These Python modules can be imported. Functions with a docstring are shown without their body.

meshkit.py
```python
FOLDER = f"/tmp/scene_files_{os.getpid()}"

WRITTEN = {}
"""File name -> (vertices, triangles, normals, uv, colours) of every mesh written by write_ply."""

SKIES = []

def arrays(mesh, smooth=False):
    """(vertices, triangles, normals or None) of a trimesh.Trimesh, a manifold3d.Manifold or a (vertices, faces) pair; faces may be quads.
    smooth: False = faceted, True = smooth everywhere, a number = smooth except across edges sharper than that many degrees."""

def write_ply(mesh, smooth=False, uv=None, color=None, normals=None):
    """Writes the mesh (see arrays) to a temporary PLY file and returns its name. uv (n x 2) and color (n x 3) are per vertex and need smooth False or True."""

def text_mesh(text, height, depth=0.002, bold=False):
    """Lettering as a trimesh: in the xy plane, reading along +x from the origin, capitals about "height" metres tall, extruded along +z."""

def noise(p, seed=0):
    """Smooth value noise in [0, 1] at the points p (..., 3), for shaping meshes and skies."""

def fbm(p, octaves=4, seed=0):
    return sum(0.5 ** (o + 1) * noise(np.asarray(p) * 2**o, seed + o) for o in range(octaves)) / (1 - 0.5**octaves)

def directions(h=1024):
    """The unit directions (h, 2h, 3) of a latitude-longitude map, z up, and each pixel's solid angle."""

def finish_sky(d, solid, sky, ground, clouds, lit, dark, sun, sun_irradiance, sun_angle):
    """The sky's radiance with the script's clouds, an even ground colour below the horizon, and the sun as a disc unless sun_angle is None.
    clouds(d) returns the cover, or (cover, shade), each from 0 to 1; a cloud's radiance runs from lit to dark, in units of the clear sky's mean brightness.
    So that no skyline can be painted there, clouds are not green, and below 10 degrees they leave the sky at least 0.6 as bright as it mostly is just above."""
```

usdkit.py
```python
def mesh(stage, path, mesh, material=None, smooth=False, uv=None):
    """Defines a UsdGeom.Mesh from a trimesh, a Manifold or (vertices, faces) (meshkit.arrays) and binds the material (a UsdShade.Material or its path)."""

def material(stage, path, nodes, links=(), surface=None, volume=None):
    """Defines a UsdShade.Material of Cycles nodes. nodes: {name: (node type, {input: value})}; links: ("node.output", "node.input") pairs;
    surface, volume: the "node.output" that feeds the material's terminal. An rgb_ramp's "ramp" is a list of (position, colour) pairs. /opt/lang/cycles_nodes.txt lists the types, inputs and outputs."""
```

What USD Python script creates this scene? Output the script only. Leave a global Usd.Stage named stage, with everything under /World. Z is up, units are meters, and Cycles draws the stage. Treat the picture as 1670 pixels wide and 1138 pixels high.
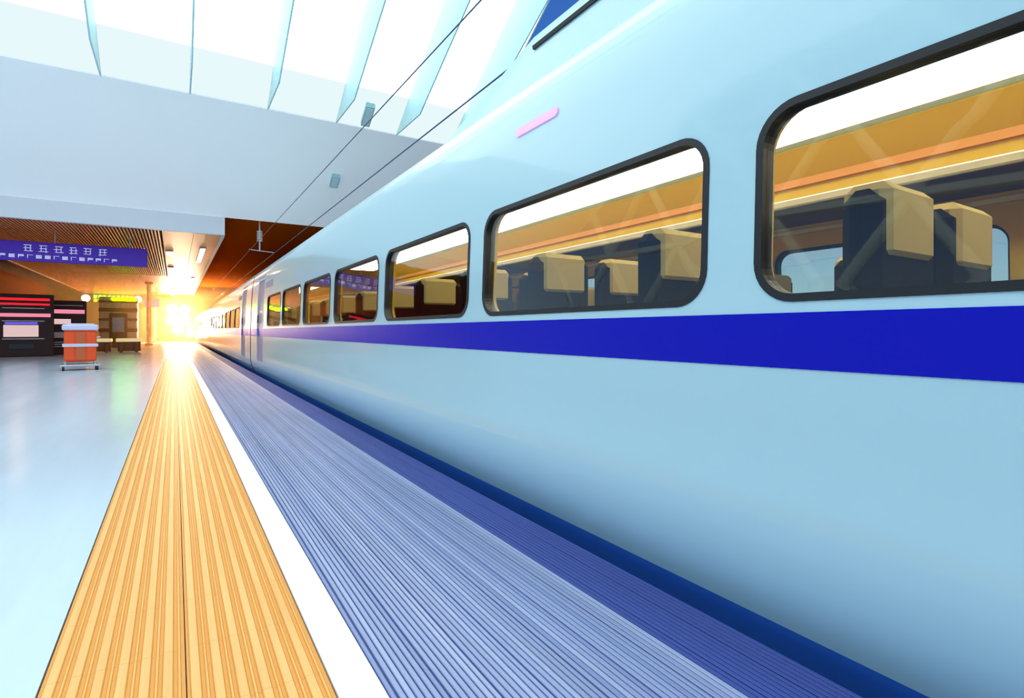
import math, random
import numpy as np, trimesh
from shapely.geometry import Polygon, box as sbox, MultiPolygon
from pxr import Usd, UsdGeom, UsdLux, UsdShade, Gf, Sdf, Vt
import usdkit, meshkit

stage = Usd.Stage.CreateInMemory()
UsdGeom.SetStageUpAxis(stage, 'Z')
W = UsdGeom.Xform.Define(stage, '/World')
stage.SetDefaultPrim(W.GetPrim())
random.seed(7)
rng = np.random.default_rng(7)

# ------------------------------------------------------------------ camera, sky, light, exposure
FPX, YAW, H = 880.0, 32.0, 1.0                       # focal length in pixels of a 1670-wide frame
cam = UsdGeom.Camera.Define(stage, '/World/camera')
cam.AddTranslateOp().Set(Gf.Vec3d(0, 0, H))
cam.AddRotateXYZOp().Set(Gf.Vec3f(90, 0, -YAW))
cam.CreateHorizontalApertureAttr(36.0)
cam.CreateVerticalApertureAttr(36.0 * 1138 / 1670)
cam.CreateFocalLengthAttr(36.0 * FPX / 1670)
cam.CreateVerticalApertureOffsetAttr(-29.0 / 1670 * 36.0)
cam.CreateClippingRangeAttr(Gf.Vec2f(0.05, 1000))
cam.CreateExposureAttr(0.0)
SKY_STRENGTH = .9
PANEL_L = 2.3            # radiance of the luminous ceiling panels of the hall
COACH_LAMP_L = 5.5        # ceiling lamps inside the coaches
FLOOD_L = 420.0           # work lights at the far end of the platform
HAZE = 0.036

dome = UsdLux.DomeLight.Define(stage, '/World/dusk_sky')
M_sky = usdkit.material(stage, '/World/Looks/dusk_sky', {
    'tc': ('texture_coordinate', {}), 'sep': ('separate_xyz', {}),
    'ramp': ('rgb_ramp', {'ramp': [(0.0, (.10, .14, .2)), (.495, (.2, .28, .36)), (.5, (.58, .80, .88)), (.6, (.22, .46, .85)), (.72, (.05, .18, .60)), (1.0, (.015, .07, .34))]}),
    'map': ('map_range', {'from_min': -1.0, 'from_max': 1.0, 'to_min': 0.0, 'to_max': 1.0}),
    'bg': ('background_shader', {'strength': SKY_STRENGTH})},
    [('tc.generated', 'sep.vector'), ('sep.z', 'map.value'), ('map.result', 'ramp.fac'), ('ramp.color', 'bg.color')], surface='bg.background')
UsdShade.MaterialBindingAPI.Apply(dome.GetPrim()).Bind(M_sky)

# ------------------------------------------------------------------ materials
M = {}
def pbr(name, col, rough=.5, metal=0., coat=0., bump=None, vary=None, spec=.5, emit=None, ecol=None):
    nodes = {'p': ('principled_bsdf', dict(base_color=col, roughness=rough, metallic=metal, coat_weight=coat, coat_roughness=.06, specular_ior_level=spec))}
    links = []
    if emit:
        nodes['p'][1].update(emission_color=ecol or col, emission_strength=emit)
    if bump or vary:
        nodes['tc'] = ('geometry', {})
        sc = (bump or vary)[0]
        nodes['map'] = ('mapping', dict(scale=sc, mapping_type='point'))
        nodes['n'] = ('noise_texture', dict(scale=1.0, detail=4.0, roughness=.55))
        links += [('tc.position', 'map.vector'), ('map.vector', 'n.vector')]
    if bump:
        nodes['b'] = ('bump', dict(strength=bump[1], distance=bump[2]))
        links += [('n.fac', 'b.height'), ('b.normal', 'p.normal')]
    if vary:
        lo, hi = vary[1], vary[2]
        nodes['r'] = ('rgb_ramp', {'ramp': [(.3, tuple(c * lo for c in col)), (.7, tuple(min(1, c * hi) for c in col))]})
        links += [('n.fac', 'r.fac'), ('r.color', 'p.base_color')]
    M[name] = usdkit.material(stage, '/World/Looks/' + name, nodes, links, surface='p.BSDF')
    return M[name]
def glow(name, col, strength):
    M[name] = usdkit.material(stage, '/World/Looks/' + name, {'e': ('emission', dict(color=col, strength=strength))}, surface='e.emission')
def pane_mat(name, tint, refl=1.0):
    M[name] = usdkit.material(stage, '/World/Looks/' + name, {
        'lw': ('layer_weight', dict(blend=.5)), 'pw': ('math', dict(math_type='power', value2=4.0)), 'f': ('math', dict(math_type='multiply_add', value2=.92, value3=.035)), 't': ('transparent_bsdf', dict(color=tint)), 'g': ('glossy_bsdf', dict(color=(refl,) * 3, roughness=.02)),
        'm': ('mix_closure', {})}, [('lw.facing', 'pw.value1'), ('pw.value', 'f.value1'), ('f.value', 'm.fac'), ('t.BSDF', 'm.closure1'), ('g.BSDF', 'm.closure2')], surface='m.closure')

pbr('polished_stone', (.56, .67, .75), .20, vary=((2.2, .22, 1), .88, 1.07), spec=.4)
pbr('concrete', (.30, .32, .36), .8)
pbr('tactile_orange', (.86, .42, .045), .34, vary=((3, 3, 1), .92, 1.06), spec=.6)
M['tactile_orange'] = usdkit.material(stage, '/World/Looks/tactile_gleam', {
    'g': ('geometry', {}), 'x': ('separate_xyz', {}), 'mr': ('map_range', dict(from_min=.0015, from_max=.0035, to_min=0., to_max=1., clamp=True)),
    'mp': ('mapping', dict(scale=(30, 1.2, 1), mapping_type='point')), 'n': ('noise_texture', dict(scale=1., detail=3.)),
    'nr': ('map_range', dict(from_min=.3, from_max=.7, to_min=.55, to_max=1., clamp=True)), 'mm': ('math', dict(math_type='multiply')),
    'r': ('rgb_ramp', {'ramp': [(0., (.74, .29, .018)), (1., (.92, .50, .14))]}),  # gleam on the bar tops painted in as paler orange
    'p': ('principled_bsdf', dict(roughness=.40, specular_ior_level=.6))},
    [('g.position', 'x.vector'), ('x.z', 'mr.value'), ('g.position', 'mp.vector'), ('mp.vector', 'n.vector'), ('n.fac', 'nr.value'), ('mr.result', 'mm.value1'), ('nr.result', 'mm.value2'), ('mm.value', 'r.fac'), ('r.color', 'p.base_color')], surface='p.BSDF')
pbr('white_line_paint', (.93, .94, .95), .35, vary=((4, .6, 1), .97, 1.02))
pbr('rib_stone', (.25, .30, .50), .38, vary=((6, .5, 1), .85, 1.1), spec=1.0)
pbr('rib_stone_dark', (.19, .24, .45), .4, vary=((6, .5, 1), .85, 1.1), spec=1.0)
pbr('rib_shade_blue', (.045, .075, .30), .50, vary=((6, .5, 1), .85, 1.1), spec=.35)  # shade beside the train, painted as darker blue ribs
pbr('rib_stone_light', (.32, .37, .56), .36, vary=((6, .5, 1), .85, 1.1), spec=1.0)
pbr('groove_stone', (.04, .06, .22), .6)
pbr('train_paint', (.50, .755, .80), .28, coat=.6, vary=((.6, .12, .9), .985, 1.01))
pbr('skirt_shade_blue', (.035, .17, .66), .35, coat=.3)  # blue shade along the train foot, painted into the skirt colour
pbr('stripe_blue', (.001, .003, .48), .34, spec=.22)
pbr('door_lilac', (.40, .32, .42), .4)
pbr('rubber_black', (.008, .008, .009), .45)
pbr('dark_steel', (.05, .05, .06), .5, metal=.4)
pbr('bellows_grey', (.62, .64, .68), .6)
pbr('pink_reflection', (.85, .45, .80), .35, emit=.35, ecol=(.9, .4, .85))  # pink reflection, imitated by colour and a faint glow
pbr('lining_gold', (.72, .47, .03), .45)
pbr('rack_yellow', (.90, .62, .04), .4)
pbr('lining_orange', (.70, .30, .05), .5)
pbr('rail_cream', (.95, .88, .66), .3)
pbr('rack_brown', (.20, .11, .04), .5)
pbr('seat_dark', (.014, .008, .008), .95, spec=.1)
pbr('headrest_cream', (.52, .41, .17), .9, spec=.1)
pbr('coach_floor', (.10, .08, .07), .6)
pane_mat('train_glass', (.90, .93, .90))
glow('coach_lamp', (1., .90, .70), COACH_LAMP_L)
glow('skylight_soft', (.84, .98, 1.0), PANEL_L * .42)
glow('skylight_glow', (.84, .97, 1.0), PANEL_L)
pbr('hall_white', (.92, .94, .96), .55, emit=.20, ecol=(.86, .93, 1.))   # plain white soffit, given a faint glow to brighten it
pbr('mullion_white', (.80, .90, .93), .5)
pbr('fin_teal', (.60, .90, .92), .45)
pbr('fascia_white', (.80, .78, .82), .5)
pbr('soffit_panel', (.74, .22, .05), .45, spec=.3)
pbr('slat_metal', (.88, .30, .10), .4)
pbr('slat_backing', (.06, .012, .003), .8)
pbr('maroon_wall', (.16, .006, .001), .9, spec=0., vary=((.6, .6, .8), .8, 1.15))
pbr('dark_roof', (.48, .085, .001), .9, spec=.0)
pbr('sign_blue', (.05, .012, .36), .4, emit=.16, ecol=(.12, .02, .8))
pbr('sign_stroke', (.75, .72, .85), .5, emit=.25, ecol=(.7, .65, 1.))
pbr('brushed_steel', (.62, .62, .66), .32, metal=.9)
pbr('lid_lavender', (.72, .66, .82), .4)
pbr('bin_orange', (.95, .085, .003), .42, coat=.2)
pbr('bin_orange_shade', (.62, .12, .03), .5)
pbr('kiosk_dark', (.045, .012, .008), .6)
pbr('kiosk_white', (.70, .62, .62), .5)
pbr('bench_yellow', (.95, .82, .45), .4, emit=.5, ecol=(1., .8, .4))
pbr('bench_base', (.25, .10, .03), .6)
pbr('tower_white', (.90, .76, .62), .5)
pbr('tower_brown', (.36, .12, .03), .5)
pbr('wire_blue', (.015, .04, .12), .5)
pbr('insulator_white', (.85, .82, .80), .3)
pbr('speaker_teal', (.38, .62, .66), .5)
pbr('ballast', (.10, .095, .10), .95, vary=((9, 9, 9), .5, 1.4))
glow('lamp_warm', (1., .62, .34), 17.0)
glow('flood_lens', (1., .74, .48), FLOOD_L)
glow('led_green', (.10, 1., .02), 34.0)
glow('led_yellow', (.30, 1., .0), 22.0)
glow('led_red', (1., .10, .05), 2.6)
glow('lit_red', (1., .02, .03), 1.1)
glow('lit_white', (1., .72, .70), .75)
glow('lit_pink', (1., .30, .45), .9)
glow('lit_blue', (.16, .14, .85), .9)
glow('icon_white', (1., .9, .85), 3.0)
glow('sign_pink', (.90, .55, .80), .75)

# ------------------------------------------------------------------ helpers
used = {}
def fresh(path):
    n = used.get(path, 0)
    used[path] = n + 1
    return path if n == 0 else f'{path}_{n:03d}'
def tag(prim, label=None, cat=None, group=None, kind=None):
    for k, v in (('label', label), ('category', cat), ('group', group), ('kind', kind)):
        if v: prim.SetCustomDataByKey(k, v)
    return prim
def obj(name, mesh, mat, parent=None, smooth=False, **kw):
    path = fresh((str(parent.GetPath()) if parent else '/World') + '/' + name)
    nrm = mesh[2] if isinstance(mesh, tuple) and len(mesh) == 3 else None
    if nrm is not None: mesh, smooth = trimesh.Trimesh(mesh[0], mesh[1], process=False), False
    um = usdkit.mesh(stage, path, mesh, M[mat], smooth=smooth); p = um.GetPrim()
    if nrm is not None:
        um.CreateNormalsAttr(Vt.Vec3fArray.FromNumpy(np.asarray(nrm, np.float32))); um.SetNormalsInterpolation('vertex')
    if kw: tag(p, **kw)
    return p
def thing(name, label, cat, loc=(0, 0, 0), rz=0, group=None, kind=None):
    x = UsdGeom.Xform.Define(stage, fresh('/World/' + name))
    x.AddTranslateOp().Set(Gf.Vec3d(*loc))
    if rz: x.AddRotateZOp().Set(rz)
    return tag(x.GetPrim(), label, cat, group, kind)
def bx(x0, x1, y0, y1, z0, z1):
    m = trimesh.creation.box([abs(x1 - x0), abs(y1 - y0), abs(z1 - z0)])
    m.apply_translation([(x0 + x1) / 2, (y0 + y1) / 2, (z0 + z1) / 2])
    return m
def cat(*ms): return trimesh.util.concatenate([m for m in ms])
def rbx(x0, x1, y0, y1, z0, z1, r=.01):
    """a box with chamfered edges"""
    pts = []
    for sx in (0, 1):
        for sy in (0, 1):
            for sz in (0, 1):
                c = np.array([(x0, x1)[sx], (y0, y1)[sy], (z0, z1)[sz]]); d = np.array([1 - 2 * sx, 1 - 2 * sy, 1 - 2 * sz]) * r
                for k in range(3):
                    e = d.copy(); e[k] = 0
                    pts.append(c + e)
    return trimesh.convex.convex_hull(np.array(pts))
def tube(p0, p1, r, n=10):
    return trimesh.creation.cylinder(r, segment=[p0, p1], sections=n)
def prism(pts, a, b, axis):
    """polygon of (u, v) points extruded from a to b along axis 'x' (u=y, v=z) or 'y' (u=x, v=z)"""
    m = trimesh.creation.extrude_polygon(Polygon(pts), abs(b - a), engine='earcut')
    v = np.array(m.vertices); lo = min(a, b)
    if axis == 'x': out = np.stack([v[:, 2] + lo, v[:, 0], v[:, 1]], 1)
    else: out = np.stack([v[:, 0], v[:, 2] + lo, v[:, 1]], 1)
    m = trimesh.Trimesh(out, m.faces, process=False)
    if m.volume < 0: m.invert()
    return m

# ------------------------------------------------------------------ setting: platform
YB, YF = -8.0, 88.0
XL = -12.0
STRIP0, STRIP1 = -.320, .376
LINE1 = .497
EDGE = 1.60
obj('platform_body', bx(XL, EDGE - .01, YB, YF, -1.35, -.035), 'concrete', label='grey concrete body of the platform below its paving', cat='platform', kind='structure')
obj('floor', bx(XL, STRIP0 - .004, YB, YF, -.034, 0), 'polished_stone', label='pale polished stone floor left of the orange tactile strip', cat='floor', kind='structure')
obj('white_line', rbx(STRIP1 + .004, LINE1, YB, YF, -.034, .002, .002), 'white_line_paint', label='broad white safety line beside the orange tactile strip', cat='safety line', kind='structure')

pe = thing('platform_edge', 'blue-grey ribbed platform edge between white line and train', 'platform edge', kind='structure')
obj('edge_slab', bx(LINE1 + .003, EDGE, YB, YF, -.034, -.006), 'groove_stone', pe)
NR = 54
pitch = (EDGE - LINE1 - .006) / NR
for i in range(NR):
    x0 = LINE1 + .005 + i * pitch
    w = pitch * (.80 if i % 6 else .66)
    pts = [(x0, -.0058), (x0 + w, -.0058), (x0 + w, -.002), (x0 + w - .002, 0), (x0 + .002, 0), (x0, -.002)]
    m = random.choice(['rib_stone', 'rib_stone', 'rib_stone_dark', 'rib_stone_light'])
    if x0 > 1.33: m = 'rib_shade_blue'  # ribs next to the train carry its shade in their colour
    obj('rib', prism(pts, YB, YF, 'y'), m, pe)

ts = thing('tactile_strip', 'orange tactile paving strip of two rows of ribbed tiles', 'tactile paving', kind='structure')
TW = (STRIP1 - STRIP0) / 2
def tile(x0, y0, y1):
    parts = [bx(x0 + .0015, x0 + TW - .0015, y0 + .0003, y1 - .0003, -.034, 0)]
    p = (TW - .012) / 6
    for b in range(6):
        a = x0 + .008 + b * p
        parts.append(prism([(a, -.0005), (a + .030, -.0005), (a + .026, .005), (a + .004, .005)], y0 + .0004, y1 - .0004, 'y'))
        parts.append(prism([(a + .038, -.0005), (a + .049, -.0005), (a + .046, .003), (a + .041, .003)], y0 + .0004, y1 - .0004, 'y'))
    return cat(*parts)
rows = 148
ty = -.8
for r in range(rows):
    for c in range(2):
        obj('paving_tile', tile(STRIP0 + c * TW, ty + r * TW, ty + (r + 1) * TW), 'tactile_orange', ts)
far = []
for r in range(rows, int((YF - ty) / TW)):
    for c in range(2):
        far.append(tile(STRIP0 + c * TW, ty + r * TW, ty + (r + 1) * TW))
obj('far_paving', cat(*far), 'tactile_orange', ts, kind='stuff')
obj('strip_bed', bx(STRIP0 - .004, STRIP1 + .004, YB, YF, -.0349, -.030), 'groove_stone', ts)

# track bed under the train
obj('track_bed', bx(EDGE + .0, 12.0, YB - 20, YF, -1.6, -1.25), 'ballast', label='dark ballast bed below the train', cat='track bed', kind='structure')
XC = 3.24
for s in (-1, 1):
    x = XC + s * .7535
    rail = prism([(x - .07, -1.25), (x + .07, -1.25), (x + .07, -1.235), (x + .012, -1.21), (x + .012, -1.13), (x + .036, -1.12), (x + .036, -1.085), (x - .036, -1.085), (x - .036, -1.12), (x - .012, -1.13), (x - .012, -1.21), (x - .07, -1.235)], YB - 20, YF, 'y')
    obj('rail', rail, 'dark_steel', label=('steel rail nearest the platform' if s < 0 else 'steel rail on the far side of the track'), cat='rail', kind='structure')

# ------------------------------------------------------------------ hall ceiling: sloped soffit, luminous panels, hanging fins
K, YE, ZE = .65, 22.0, 5.1
def zc(y): return ZE + K * (YE - y)
YT, Y2 = 17.9, 11.9                       # fins start here; the slope turns level here
ZTOP = zc(Y2)
FX0, FS = .37, 2.04
XR, XLc = 9.5, FX0 - 6 * FS
t = .18
obj('ceiling', prism([(YE, ZE), (YT, zc(YT)), (YT, zc(YT) + t), (YE, ZE + t)], XLc, XR, 'x'), 'hall_white', label='smooth white sloping ceiling above the platform and train', cat='ceiling', kind='structure')
sl = thing('skylight', 'bright white luminous panel ceiling high above the platform', 'skylight', kind='structure')
xs = [FX0 + j * FS for j in range(-6, 5)] + [XR]
nrow = 5
fr = []
for i in range(len(xs) - 1):
    for r in range(nrow):
        a, b = YT - (YT - Y2) * r / nrow, YT - (YT - Y2) * (r + 1) / nrow
        g = .008
        obj('panel', prism([(a - g, zc(a - g) + .03), (b + g, zc(b + g) + .03), (b + g, zc(b + g) + .07), (a - g, zc(a - g) + .07)], xs[i] + .02, xs[i + 1] - .02, 'x'), 'skylight_soft' if r == 0 else 'skylight_glow', sl)
    for r in range(4):
        a, b = Y2 - r * 5.4, Y2 - (r + 1) * 5.4
        obj('panel', bx(xs[i] + .05, xs[i + 1] - .05, b + .04, a - .04, ZTOP + .03, ZTOP + .07), 'skylight_glow', sl)
for x in xs:
    fr.append(prism([(YT, zc(YT)), (Y2, ZTOP), (Y2 - 21.6, ZTOP), (Y2 - 21.6, ZTOP + t), (Y2, ZTOP + t), (YT, zc(YT) + t)], x - .02, x + .02, 'x'))
for r in range(1, nrow + 1):
    y = YT - (YT - Y2) * r / nrow
    fr.append(prism([(y - .03, zc(y - .03) + .075), (y + .03, zc(y + .03) + .075), (y + .03, zc(y + .03) + t), (y - .03, zc(y - .03) + t)], xs[0], xs[-1], 'x'))
for r in range(1, 5):
    y = Y2 - r * 5.4
    fr.append(bx(xs[0], xs[-1], y - .05, y + .05, ZTOP, ZTOP + t))
obj('panel_frame', cat(*fr), 'mullion_white', sl)
names = {-1: 'leftmost hanging teal fin below the luminous panels', 0: 'thin teal fin seen edge-on below the luminous panels',
         1: 'hanging teal fin just right of the edge-on one', 2: 'hanging teal fin left of the small teal speaker box', 3: 'hanging teal fin between the speaker box and the train roof',
         4: 'hanging teal fin nearest the right end of the ceiling, partly behind the train'}
for j in range(-1, 5):
    x = FX0 + j * FS
    L = 2.1; d = K * L
    pr = [(YT, zc(YT) - .002), (YT - L, zc(YT) - .002), (Y2 - .8, ZTOP - d), (Y2 - 4, ZTOP - d), (Y2 - 4, ZTOP - .002), (Y2, ZTOP - .002)]
    obj('ceiling_fin', prism(pr, x - .018, x + .018, 'x'), 'fin_teal', label=names[j], cat='ceiling fin', group=None)

# canopy beyond: fascia, flat soffit, slats
CX0, CX1, CZ = -6.8, 1.53, 4.45
obj('fascia', rbx(-9.0, CX1, YE - .06, YE + .1, CZ, ZE - .005, .01), 'fascia_white', label='white front edge board of the far platform canopy', cat='fascia', kind='structure')
cp = thing('canopy', 'dim far platform canopy with slatted soffit and flat edge panel', 'canopy', kind='structure')
obj('deck', bx(-9.0, CX1, YE + .11, YF, CZ + .30, ZE - .005), 'slat_backing', cp)
obj('edge_beam', bx(CX1 - .12, CX1, YE + .11, YF, CZ - .03, CZ + .30), 'fascia_white', cp)
yy = YE + .12
while yy < YF:
    y1 = min(yy + 6.0, YF)
    obj('soffit_panel', bx(-.38, .56, yy, y1 - .015, CZ, CZ + .04), 'soffit_panel', cp)
    obj('soffit_panel', bx(.575, CX1 - .125, yy, y1 - .015, CZ, CZ + .04), 'soffit_panel', cp)
    obj('soffit_panel', bx(CX0, -5.03, yy, y1 - .015, CZ, CZ + .04), 'soffit_panel', cp)
    if yy > 39.5:
        obj('soffit_panel', bx(-5.015, -.395, yy, y1 - .015, CZ, CZ + .04), 'soffit_panel', cp)
    yy = y1
for i in range(46):
    x = -5.0 + i * .1
    obj('slat', bx(x + .0, x + .048, YE + .12, 40.1, CZ, CZ + .09), 'slat_metal', cp)
obj('side_beam', bx(CX0 - .1, CX0 - .005, YE + .11, YF, CZ - .05, CZ + .30), 'tower_brown', cp)

obj('wall_left', bx(-9.3, -9.0, YE + .1, YF, 0, ZE - .005), 'maroon_wall', label='dark maroon wall behind the kiosks on the left', cat='wall', kind='structure')
obj('wall_back', bx(-9.3, 12.0, YF, YF + .3, -1.25, 6.0), 'maroon_wall', label='dark wall closing the far end of the station', cat='wall', kind='structure')
obj('wall_right', bx(12.0, 12.3, 16.0, YF, -1.25, 6.0), 'maroon_wall', label='dark wall beyond the train', cat='wall', kind='structure')
obj('track_roof', bx(CX1 + .01, 12.0, YE + .0, YF, ZE + .18, ZE + .4), 'dark_roof', label='dark brown roof over the far tracks right of the canopy', cat='roof', kind='structure')

lw = thing('lattice_wall', 'white steel lattice of the open side of the hall, seen mirrored in the train windows', 'lattice wall', kind='structure')
for i in range(9):
    y = -12.0 + i * 3.6
    for a, b in ((0., 3.6), (3.6, 0.)):
        obj('diagonal', tube((-11.6, y + a, .02), (-11.6, y + b, 5.4), .16, 8), 'mullion_white', lw)
        obj('diagonal', tube((-11.6, y + a, 5.5), (-11.6, y + b, 10.9), .16, 8), 'mullion_white', lw)
for z in (2.75, 5.45, 8.2, 11.0):
    obj('crossbar', bx(-11.75, -11.45, -12.2, 20.6, z - .1, z + .1), 'mullion_white', lw)

# ------------------------------------------------------------------ the train
PROF = [(-.85, 1.38), (-.3, 1.44), (-.12, 1.475), (-.02, 1.51), (.06, 1.545), (.13, 1.575), (.21, 1.593), (.31, 1.602), (.482, 1.6045), (.494, 1.601), (.70, 1.602), (.88, 1.604), (1.065, 1.604), (1.12, 1.600), (1.4, 1.591),
        (1.72, 1.578), (2.0, 1.560), (2.14, 1.547), (2.28, 1.528), (2.37, 1.505), (2.44, 1.465), (2.50, 1.405), (2.555, 1.31), (2.62, 1.14), (2.69, .85), (2.74, .45), (2.755, 0.)]
PZ, PW = np.array(PROF).T
def wz(z): return np.interp(z, PZ, PW)
_zz = np.linspace(PZ[0], 2.5, 2000)
_sl = np.convolve(np.gradient(np.interp(_zz, PZ, PW), _zz), np.hanning(41) / np.hanning(41).sum(), 'same')
def wslope(z): return np.interp(z, _zz[25:-25], _sl[25:-25])
HL = 13.03
def rrect(y0, y1, z0, z1, r, n=8):
    p = sbox(y0 + r, z0 + r, y1 - r, z1 - r).buffer(r, quad_segs=n)
    return p
def side(poly, out, inn, sgn, levels):
    """a (y, z) polygon laid on the coach side: outer face at w+out, inner face at w+inn, closed round its rim. sgn -1: platform side"""
    V, F, N = [], [], []
    lv = [l for l in levels]
    y0, z0, y1, z1 = poly.bounds
    zs = [z0 - 1] + [l for l in lv if z0 < l < z1] + [z1 + 1]
    def add(pts, tris, nrm):
        n = sum(len(v) for v in V); V.append(np.array(pts, float)); F.append(np.array(tris) + n); N.append(np.array(nrm, float))
    for a, b in zip(zs[:-1], zs[1:]):
        g = poly.intersection(sbox(y0 - 1, a, y1 + 1, b))
        for q in (g.geoms if hasattr(g, 'geoms') else [g]):
            if q.is_empty or q.geom_type != 'Polygon': continue
            v2, f = trimesh.creation.triangulate_polygon(q, engine='earcut')
            w = wz(v2[:, 1])
            # orientation
            ar = np.cross(v2[f[:, 1]] - v2[f[:, 0]], v2[f[:, 2]] - v2[f[:, 0]])
            f = np.where(ar[:, None] < 0, f[:, ::-1], f)       # ccw in (y, z): normal +x
            for off, flip in ((out, False), (inn, True)):
                p = np.stack([sgn * (w + off), v2[:, 0], v2[:, 1]], 1)
                ff = f if (flip == (sgn < 0)) else f[:, ::-1]
                sl_ = wslope(v2[:, 1]); nn = np.stack([np.full(len(sl_), float(sgn)), np.zeros(len(sl_)), -sl_], 1) / np.sqrt(1 + sl_ ** 2)[:, None]
                add(p, ff, -nn if flip else nn)
            for ring in [q.exterior] + list(q.interiors):
                c = np.array(ring.coords)
                for (ya, za), (yb, zb) in zip(c[:-1], c[1:]):
                    if abs(za - zb) < 1e-9 and any(abs(za - l) < 1e-9 for l in (a, b)): continue
                    wa, wb = wz(za), wz(zb)
                    P = [[sgn * (wa + out), ya, za], [sgn * (wb + out), yb, zb], [sgn * (wb + inn), yb, zb], [sgn * (wa + inn), ya, za]]
                    fn = np.cross(np.subtract(P[1], P[0]), np.subtract(P[3], P[0])); fn = fn / max(1e-12, np.linalg.norm(fn))
                    # the rim faces away from the polygon's inside (rings of an oriented polygon: inside on the left)
                    add(P, [[0, 1, 2], [0, 2, 3]], [fn] * 4)
    return np.vstack(V), np.vstack(F), np.vstack(N)
LEV = [l for l in PZ if -.8 < l < 2.36]
WZ0, WZ1 = 1.098, 1.735
WIN = [rrect(1.88 * k - .84, 1.88 * k + .84, WZ0, WZ1, .13) for k in range(-5, 6)]
DOORS = [rrect(s * 11.32 - .52, s * 11.32 + .52, .295, 2.16, .05) for s in (-1, 1)]
STR = (.883, 1.058)

SEAT = cat(rbx(-.22, .22, -.25, .22, .42, .56, .03), )
def seat_meshes():
    back = rbx(-.225, .225, .17, .29, .45, 1.16, .04)
    base = rbx(-.225, .225, -.26, .24, .38, .50, .03)
    arms = [rbx(s * .235 - .018, s * .235 + .018, -.18, .2, .62, .66, .01) for s in (-1, 1)]
    leg = bx(-.16, .16, -.1, .12, .0, .38)
    cover = rbx(-.175, .175, .155, .305, .93, 1.185, .03)
    return cat(back, base, leg, *arms), cover
SEATM, COVERM = seat_meshes()

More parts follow.
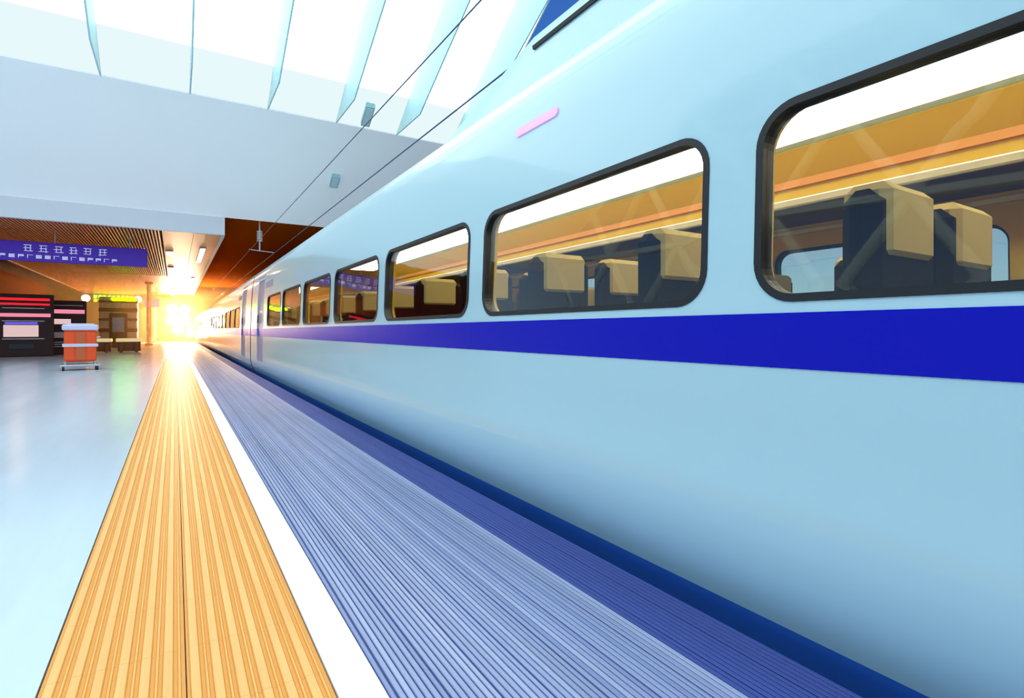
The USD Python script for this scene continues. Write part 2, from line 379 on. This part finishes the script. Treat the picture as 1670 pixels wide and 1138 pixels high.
def coach(y, label, fairing):
    t = thing('railway_coach', label, 'train coach', (XC, y, 0), group=None)
    for s in (-1, 1):
        obj('skirt', side(sbox(-HL, -.85, HL, .02), 0, -.05, s, LEV), 'skirt_shade_blue', t)
        poly = sbox(-HL, .02, HL, 2.37)
        for h in WIN + DOORS: poly = poly.difference(h)
        obj('body_side', side(poly, 0, -.05, s, LEV), 'train_paint', t, smooth=35)
        # blue stripe, proud of the paint, not over the doors
        sp = sbox(-HL, STR[0], HL, STR[1])
        for d in DOORS: sp = sp.difference(d.buffer(.004))
        obj('stripe', side(sp, .003, -.002, s, [1.0]), 'stripe_blue', t)
        for w in WIN:
            ring = w.buffer(.006).difference(w.buffer(-.020))
            obj('window_gasket', side(ring, .004, -.055, s, []), 'rubber_black', t)
            obj('pane', side(w.buffer(-.020), -.016, -.022, s, []), 'train_glass', t)
        for d in DOORS:
            c = d.centroid.x
            lf = obj('door', side(d.buffer(-.012), -.012, -.045, s, LEV), 'door_lilac', t, smooth=35)
            obj('door_stripe', side(sbox(c - .505, STR[0], c + .505, STR[1]), -.0095, -.013, s, [1.0]), 'stripe_blue', lf)
            obj('door_seal', side(d.buffer(.006).difference(d.buffer(-.010)), .002, -.04, s, LEV), 'bellows_grey', lf)
            hx = c + .40
            obj('door_handle', side(rrect(hx - .03, hx + .03, 1.2, 1.38, .02), .012, -.012, s, []), 'dark_steel', lf)
        for sy in (-1, 1):
            obj('side_display', side(rrect(sy * 10.15 - .50 + 0, sy * 10.15 + .50, 1.93, 2.06, .02), .004, -.01, s, []), 'door_lilac', t)
            obj('door_lamp', side(rrect(sy * 11.32 - .5, sy * 11.32 + .5, 2.225, 2.262, .015), .006, -.01, s, []), 'door_lilac', t)
        obj('side_reflection', side(rrect(.12, .52, 2.125, 2.175, .022), .008, -.004, s, []), 'pink_reflection', t)  # reflection on the coach side, added as a thin glowing piece
    # roof
    ang = [(z, w) for z, w in PROF if z >= 2.37]
    ring = [(-w, z) for z, w in ang] + [(w, z) for z, w in ang[::-1][1:]]
    inner = [(x * .965, z - .05) for x, z in ring[::-1]]
    obj('roof', prism(ring + inner, -HL, HL, 'y'), 'train_paint', t, smooth=35)
    # ends, floor, lining
    full = [(-w, z) for z, w in PROF] + [(w, z) for z, w in PROF[::-1][1:]]
    for sy in (-1, 1):
        hole = Polygon(full).difference(sbox(-.45, .3, .45, 2.25))
        m = trimesh.creation.extrude_polygon(hole, .05, engine='earcut'); v = np.array(m.vertices)
        e = trimesh.Trimesh(np.stack([v[:, 0], v[:, 2] + (HL - .05 if sy > 0 else -HL), v[:, 1]], 1), m.faces[:, ::-1], process=False)
        obj('end_wall', e, 'bellows_grey', t)
    gb = Polygon([(w * .985, z) for w, z in [(-b_, a_) for a_, b_ in PROF if -.2 < a_] + [(b_, a_) for a_, b_ in PROF[::-1][1:] if -.2 < a_]]).difference(sbox(-.45, .3, .45, 2.2))
    m = trimesh.creation.extrude_polygon(gb, .085, engine='earcut'); v = np.array(m.vertices)
    obj('gangway', trimesh.Trimesh(np.stack([v[:, 0], v[:, 2] + HL, v[:, 1]], 1), m.faces[:, ::-1], process=False), 'bellows_grey', t)
    obj('coach_floor', bx(-1.53, 1.53, -HL + .06, HL - .06, .22, .30), 'coach_floor', t)
    for s in (-1, 1):
        ln = sbox(-HL + .06, .31, HL - .06, 2.30)
        for h in WIN: ln = ln.difference(h.buffer(.0))
        for d in DOORS: ln = ln.difference(d)
        obj('wall_lining', side(ln, -.075, -.095, s, [1.11, 1.7, 2.1]), 'lining_gold', t)
        obj('cove', prism([(s * 1.43, 2.30), (s * 1.39, 2.33), (s * 1.16, 2.52), (s * 1.19, 2.55), (s * 1.45, 2.335)], -HL + .06, HL - .06, 'y'), 'lining_gold', t)
        obj('cove_trim', prism([(s * 1.445, 2.27), (s * 1.395, 2.27), (s * 1.385, 2.36), (s * 1.43, 2.36)], -HL + .06, HL - .06, 'y'), 'lining_orange', t)
        obj('ceiling_lamp', bx(s * .48, s * 1.05, -HL + 1.6, HL - 1.6, 2.535, 2.555), 'coach_lamp', t)
    obj('coach_ceiling', bx(-1.18, 1.18, -HL + .06, HL - .06, 2.558, 2.59), 'lining_gold', t)
    # luggage rack on the far side
    rk = obj('luggage_rack', bx(.70, 1.46, -9.6, 9.6, 1.93, 1.945), 'rack_brown', t)
    obj('rack_rail', rbx(.655, .70, -9.6, 9.6, 1.925, 1.985, .01), 'rail_cream', rk)
    obj('rack_back', bx(1.452, 1.466, -9.6, 9.6, 1.985, 2.22), 'rack_yellow', rk)
    obj('wall_rail', rbx(1.435, 1.462, -9.6, 9.6, 1.86, 1.90, .006), 'rail_cream', t)
    for i in range(20):
        ys = -9.0 + i * .94
        for x in (-1.16, -.62, .62, 1.16):
            a = SEATM.copy(); a.apply_translation([x, ys, .30])
            b = COVERM.copy(); b.apply_translation([x, ys, .30])
            st = obj('seat', a, 'seat_dark', t)
            obj('headrest_cover', b, 'headrest_cream', st, label=None)
    obj('underframe', bx(-1.2, 1.2, -HL + .4, HL - .4, -.80, .20), 'dark_steel', t)
    for yb in (-9.6, -7.1, 7.1, 9.6):
        ax = [tube((-.78, yb, -.635), (.78, yb, -.635), .08)]
        for s in (-1, 1): ax.append(tube((s * .69, yb, -.635), (s * .82, yb, -.635), .45, 28))
        obj('wheelset', cat(*ax), 'dark_steel', t)
    if fairing:
        zt, x1 = 2.97, 1.22
        pts = []
        prof = [(-1.34, 2.50), (-1.27, 2.90), (-1.20, zt - .02), (-1.1, zt + .03), (0, zt + .08), (1.1, zt + .03), (1.20, zt - .02), (1.27, 2.90), (1.34, 2.50)]
        for yv in (-10.0, .75):
            pts += [(x, yv, z) for x, z in prof]
        for x, z in prof: pts.append((x * .99, 2.3, 2.50 + (z - 2.50) * .12))
        fm = trimesh.convex.convex_hull(np.array(pts))
        under = prism([(-w, z - .01) for z, w in ang] + [(w, z - .01) for z, w in ang[::-1][1:]] + [(1.505, 2.0), (-1.505, 2.0)], -11, 3, 'y')
        fm = trimesh.boolean.difference([fm, under], engine='manifold')
        fa = obj('roof_fairing', fm, 'train_paint', t, smooth=30, label='raised roof fairing with sloped end')
        obj('fairing_seal', prism([(-1.300, 2.80), (-1.283, 2.80), (-1.283, 2.822), (-1.304, 2.822)], -9.9, .72, 'y'), 'rubber_black', fa)
    return t
PITCH = 26.15
CY = 2.135
c0 = coach(CY, 'nearest white train coach with blue stripe and big lit windows', True)
c1 = coach(CY + PITCH, 'second train coach beyond the first pair of lilac doors', False)
c2 = UsdGeom.Xform.Define(stage, fresh('/World/railway_coach'))
c2.GetPrim().GetReferences().AddInternalReference(c1.GetPath())
c2.GetPrim().SetInstanceable(True)
c2.GetPrim().GetAttribute('xformOp:translate').Set(Gf.Vec3d(XC, CY + 2 * PITCH, 0))
tag(c2.GetPrim(), 'farthest train coach, vanishing into the orange glow', 'train coach')

# ------------------------------------------------------------------ overhead line
cw = thing('overhead_line', 'two thin dark overhead wires running above the train', 'overhead wire')
obj('messenger_wire', tube((2.40 + .0, -20, 4.06), (2.40, YF - .1, 4.06), .007, 8), 'wire_blue', cw)
obj('contact_wire', tube((XC, -20, 4.0), (XC, YF - .1, 4.0), .010, 8), 'wire_blue', cw)
ib = thing('line_bracket', 'pale insulator bracket hanging at the dark edge of the white ceiling', 'insulator', (0, 0, 0))
YBK = 22.6
obj('drop_tube', tube((2.75, YBK, ZE + .18), (2.75, YBK, 4.05), .035), 'brushed_steel', ib)
obj('arm', tube((2.38, YBK, 4.10), (3.26, YBK, 4.04), .02), 'brushed_steel', ib)
ins = [trimesh.creation.cylinder(.10, .035, sections=20, transform=trimesh.transformations.translation_matrix([2.75, YBK, 4.45 + k * .07])) for k in range(6)]
obj('insulator', cat(*ins), 'insulator_white', ib)

# small ceiling boxes on the sloped ceiling
def px_ray(px, py):
    u, v = (px - 835) / FPX, (540 - py) / FPX
    th = math.radians(YAW)
    return np.array([math.sin(th) + u * math.cos(th), math.cos(th) - u * math.sin(th), v])
def on_ceiling(px, py):
    d = px_ray(px, py); s = (ZE + K * YE - H) / (d[2] + K * d[1])
    return d * s + [0, 0, H]
for (px, py, lab) in ((600, 183, 'larger teal speaker box on the white ceiling between two fins'), (546, 291, 'small grey-blue speaker box on the lower white ceiling')):
    p = on_ceiling(px, py)
    b = thing('speaker_box', lab, 'speaker', (p[0], p[1], p[2]))
    L = .62 if py < 200 else .40
    c = trimesh.convex.convex_hull(np.array([(sx, sy, K * -sy - z) for sx in (-.14, .14) for sy in (-L / 2, L / 2) for z in (.012, .16)]))
    obj('cabinet', c, 'speaker_teal', b)
    g = trimesh.convex.convex_hull(np.array([(sx, sy, K * -sy - z) for sx in (-.11, .11) for sy in (-L / 2 + .03, L / 2 - .03) for z in (.155, .172)]))
    obj('grille', g, 'mullion_white', b)

# ------------------------------------------------------------------ hanging signs under the canopy
YS = 24.0
sg = thing('hanging_sign', 'long blue hanging sign with two rows of pale writing', 'sign', (0, YS, 0))
SX0, SX1, SZ0, SZ1 = -6.1, -.86, 3.36, 4.02
obj('panel', rbx(SX0, SX1, 0, .14, SZ0, SZ1, .015), 'sign_blue', sg)
def glyph(x, z, h, seed):
    """a character too blurred to read: a few strokes"""
    r = random.Random(seed); out = []
    for k in range(3):
        zz = z + h * (.12 + .36 * k) ; a = r.uniform(0, .15); b = r.uniform(.75, 1)
        out.append(bx(x + h * a, x + h * b, -.006, .001, zz, zz + h * .10))
    for k in range(2):
        xx = x + h * (.22 + .46 * k); a = r.uniform(0, .3); b = r.uniform(.7, 1)
        out.append(bx(xx, xx + h * .10, -.006, .001, z + h * a, z + h * b))
    return cat(*out)
for k in range(6):
    obj('character', glyph(-4.32 + k * .40, SZ0 + .30, .27, k), 'sign_stroke', sg)
small = []
for k in range(14):
    r = random.Random(50 + k); x = -4.9 + k * .23
    small.append(bx(x, x + .025, -.006, .001, SZ0 + .10, SZ0 + .22)); small.append(bx(x, x + .15, -.006, .001, SZ0 + r.choice([.10, .15, .2]), SZ0 + .22))
obj('small_writing', cat(*small), 'sign_stroke', sg, kind='stuff')
for x in (-5.4, -3.5, -1.4):
    obj('hanger_rod', tube((x, .07, SZ1 - .01), (x, .07, CZ + .31), .018), 'brushed_steel', sg)

def led_strokes(x0, x1, z0, z1, rowsn, y, seed, step=.30, wd=.24):
    r = random.Random(seed); out = []
    rh = (z1 - z0) / rowsn
    for a in range(rowsn):
        x = x0
        while x < x1 - step * .6:
            for q in range(3):
                zz = z0 + rh * (a + .16 + .27 * q)
                out.append(bx(x + r.uniform(0, .05), x + wd - r.uniform(0, .05), y - .012, y, zz, zz + rh * .12))
            out.append(bx(x + wd * .4, x + wd * .4 + .04, y - .012, y, z0 + rh * (a + .1), z0 + rh * (a + .85)))
            x += step
    return cat(*out)
YG = 62.0
dp = thing('departure_board', 'glowing green departure board with white icons at both ends', 'display board', (0, YG, 0))
obj('case', rbx(-7.35, -2.55, 0, .2, 3.62, 4.40, .02), 'kiosk_dark', dp)
obj('green_row', led_strokes(-6.3, -3.3, 4.0, 4.34, 1, -.001, 1, .34, .28), 'led_green', dp)
obj('yellow_row', led_strokes(-6.3, -3.3, 3.66, 3.98, 1, -.001, 2, .34, .28), 'led_yellow', dp)
for x in (-6.85, -2.95):
    obj('icon', trimesh.creation.cylinder(.34, .03, sections=28, transform=trimesh.transformations.translation_matrix([x, -.012, 4.0]) @ trimesh.transformations.rotation_matrix(math.pi / 2, [1, 0, 0])), 'icon_white', dp)
for x in (-6.6, -3.3):
    obj('hanger_rod', tube((x, .1, 4.39), (x, .1, CZ + .02), .03), 'brushed_steel', dp)

tk = thing('ticker_sign', 'thin red scrolling text sign right of the green board', 'display board', (0, 56.0, 0))
obj('case', rbx(-2.15, -.12, 0, .15, 3.72, 4.12, .02), 'tower_brown', tk)
obj('text', led_strokes(-2.05, -.2, 3.80, 4.05, 1, -.001, 5, .2, .15), 'led_red', tk)
for x in (-1.9, -.6): obj('hanger_rod', tube((x, .07, 4.11), (x, .07, CZ + .02), .025), 'brushed_steel', tk)
pk = thing('pink_sign', 'plain lilac-pink hanging sign under the red ticker', 'sign', (0, 50.0, 0))
obj('panel', rbx(-2.0, -1.0, 0, .12, 2.85, 3.45, .015), 'sign_pink', pk)
for x in (-1.8, -1.2): obj('hanger_rod', tube((x, .06, 3.44), (x, .06, CZ + .02), .02), 'brushed_steel', pk)

# strip lamps on the canopy soffit
def strip_lamp(x, y0, y1, label, w=.22):
    l = thing('strip_lamp', label, 'ceiling lamp', (x, (y0 + y1) / 2, CZ))
    hl = (y1 - y0) / 2
    obj('housing', rbx(-w / 2 - .03, w / 2 + .03, -hl - .04, hl + .04, -.07, -.001, .01), 'fascia_white', l)
    obj('diffuser', rbx(-w / 2, w / 2, -hl, hl, -.10, -.06, .01), 'lamp_warm', l)
strip_lamp(-.19, 27.2, 28.4, 'short lamp nearest on the canopy beside the slats')
strip_lamp(-.19, 34.0, 46.0, 'long bright lamp in the canopy row beside the slats')
strip_lamp(-.19, 52.0, 64.0, 'far bright lamp at the end of the row above the tactile strip')
strip_lamp(.98, 25.5, 30.5, 'lamp along the outer canopy edge, nearer one', .16)
strip_lamp(.98, 40.0, 44.0, 'lamp along the outer canopy edge, farther one', .16)
strip_lamp(-5.9, 31.0, 32.6, 'small dim lamp on the soffit left of the slats', .2)

# ------------------------------------------------------------------ platform furniture
bn = thing('waste_bin', 'tall orange bin with lavender lid and band on a wheeled base', 'bin', (-2.08, 17.8, 0), 8)
obj('body', rbx(-.33, .33, -.24, .24, .22, 1.02, .03), 'bin_orange', bn)
for k, x in enumerate((-.22, 0, .22)):
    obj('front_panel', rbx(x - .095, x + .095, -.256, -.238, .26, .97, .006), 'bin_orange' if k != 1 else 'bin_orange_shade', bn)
obj('lid', cat(rbx(-.37, .37, -.28, .28, 1.02, 1.17, .03), rbx(-.28, .28, -.20, .20, 1.165, 1.20, .015)), 'lid_lavender', bn)
obj('band', cat(rbx(-.36, .36, -.275, -.255, .60, .68, .006), rbx(-.36, .36, .242, .262, .60, .68, .006), rbx(-.36, -.332, -.26, .26, .60, .68, .006), rbx(.332, .36, -.26, .26, .60, .68, .006)), 'lid_lavender', bn)
obj('base', cat(rbx(-.42, .42, -.32, .32, .10, .15, .015), *[tube((sx * .30, sy * .2, .14), (sx * .30, sy * .2, .24), .025) for sx in (-1, 1) for sy in (-1, 1)]), 'brushed_steel', bn)
for sx in (-1, 1):
    for sy in (-1, 1):
        obj('wheel', tube((sx * .34 - .025, sy * .24, .055), (sx * .34 + .025, sy * .24, .055), .055, 18), 'rubber_black', bn)
obj('handle', cat(tube((.40, -.2, .85), (.40, .2, .85), .018), tube((.40, -.2, .85), (.32, -.2, .85), .014), tube((.40, .2, .85), (.32, .2, .85), .014)), 'brushed_steel', bn)

k1 = thing('vending_machine', 'dark vending machine with red light bands and white lit panel at the left edge', 'vending machine', (-4.95, 28.0, 0), 10)
obj('cabinet', rbx(-.85, .85, 0, .9, 0, 2.45, .03), 'kiosk_dark', k1)
obj('red_band', rbx(-.75, .72, -.02, .005, 2.20, 2.30, .005), 'lit_red', k1)
obj('red_band', rbx(-.75, .72, -.02, .005, 2.02, 2.10, .005), 'lit_red', k1)
obj('pink_band', rbx(-.78, .74, -.025, .005, 1.56, 1.70, .005), 'lit_pink', k1)
obj('header', rbx(-.60, .35, -.02, .005, 1.26, 1.36, .005), 'lit_blue', k1)
obj('display_panel', rbx(-.64, .38, -.02, .005, .78, 1.24, .005), 'lit_white', k1)
for z_ in (1.88, 1.38, .68): obj('trim', rbx(-.68, .55, -.03, .005, z_, z_ + .04, .004), 'kiosk_white', k1)
obj('tray', rbx(-.5, .25, -.03, .01, .3, .52, .01), 'dark_steel', k1)
k2 = thing('ticket_machine', 'narrow dark ticket machine with pink light and two pale panels', 'ticket machine', (-3.86, 29.5, 0), 8)
obj('cabinet', rbx(-.62, .62, 0, .7, 0, 2.3, .03), 'kiosk_dark', k2)
obj('light_band', rbx(-.56, .56, -.02, .005, 1.75, 1.92, .005), 'lit_pink', k2)
obj('screen', rbx(-.5, .1, -.02, .005, 1.30, 1.52, .005), 'lit_white', k2)
obj('pale_panel', rbx(-.5, .1, -.02, .005, .72, .96, .005), 'kiosk_white', k2)
for z_ in (2.08, .52, .43, .34): obj('trim', rbx(-.56, .5, -.03, .005, z_, z_ + .032, .003), 'kiosk_white', k2)

tw = thing('lift_tower', 'pale lift shaft with horizontal bands beyond the orange bin', 'lift shaft', (-2.95, 41.0, 0))
obj('shaft', rbx(-.95, .95, 0, 1.8, 0, 3.1, .02), 'tower_white', tw)
for k, z in enumerate((.95, 1.65, 2.2, 2.75)):
    obj('band', rbx(-.97, .97, -.03, .02, z, z + (.14 if k % 2 else .22), .006), 'tower_brown', tw)
dr = obj('door', rbx(-.45, .45, -.04, .01, .02, 2.1, .01), 'bench_base', tw)
obj('door_glass', rbx(-.3, .3, -.05, -.035, .95, 1.85, .005), 'brushed_steel', dr)
obj('lamp_panel', rbx(-.3, .9, -.04, .01, 2.86, 3.02, .006), 'led_yellow', tw)

for (x, y, L, lab) in ((-3.35, 31.5, 1.7, 'pale yellow bench left of the lift shaft'), (-1.85, 31.5, 1.0, 'shorter pale yellow bench right of the lift shaft')):
    b = thing('bench', lab, 'bench', (x, y, 0))
    obj('seat', rbx(-L / 2, L / 2, -.22, .22, .50, .66, .02), 'bench_yellow', b)
    for s in (-1, 1):
        obj('leg', rbx(s * (L / 2 - .2) - .06, s * (L / 2 - .2) + .06, -.18, .18, 0, .502, .01), 'bench_base', b)
    obj('back_panel', rbx(-L / 2 + .05, L / 2 - .05, .12, .18, .05, .502, .01), 'bench_base', b)

# canopy columns
for k, y in enumerate((46.0, 58.0, 70.0)):
    c = thing('column', ['slim steel canopy column nearest, right of the lift shaft', 'slim steel canopy column, middle of the far row', 'slim steel canopy column at the far end of the row'][k], 'column', (-1.55, y, 0))
    obj('shaft', tube((0, 0, .12), (0, 0, CZ - .1), .14, 20), 'tower_white', c)
    obj('foot', trimesh.creation.cylinder(.24, .13, sections=24, transform=trimesh.transformations.translation_matrix([0, 0, .065])), 'tower_brown', c)
    obj('capital', trimesh.creation.cone(.3, .01, sections=4) if False else rbx(-.25, .25, -.25, .25, CZ - .12, CZ - .001, .02), 'tower_brown', c)

# work lights at the far end
def work_light(x, y, heads, r, label):
    f = thing('work_light', label, 'work light', (x, y, 0))
    zt = max(z for _, z in heads)
    obj('pole', tube((0, .1, .03), (0, .1, zt), .05), 'dark_steel', f)
    obj('foot', trimesh.creation.cylinder(.3, .05, sections=24, transform=trimesh.transformations.translation_matrix([0, .1, .03])), 'dark_steel', f)
    R = trimesh.transformations.rotation_matrix(math.pi / 2, [1, 0, 0])
    T = trimesh.transformations.translation_matrix
    for dx, z in heads:
        hd = obj('lamp_head', trimesh.creation.cylinder(r + .03, .22, sections=32, transform=T([dx, .02, z]) @ R), 'dark_steel', f)
        obj('lens', trimesh.creation.cylinder(r, .04, sections=32, transform=T([dx, -.11, z]) @ R), 'flood_lens', hd)
work_light(.30, 60.0, [(-.48, 3.05), (.48, 3.05), (-.48, 2.1), (.48, 2.1), (0., 1.2)], .44, 'mast of five dazzling white lamps above the end of the tactile strip')
work_light(1.16, 57.0, [(0., 1.35), (0., .75)], .28, 'low mast of two dazzling lamps beside the far train')

# tinted haze added under the far canopy to spread the work light glow
M['haze'] = usdkit.material(stage, '/World/Looks/haze', {'v': ('principled_volume', dict(color=(1., .52, .20), density=HAZE, anisotropy=.62))}, volume='v.volume')
obj('haze', bx(-8.95, 11.95, YE + 12.0, YF - .1, .03, CZ - .12), 'haze', label='warm dusty haze in the air under the far canopy', cat='haze', kind='stuff')
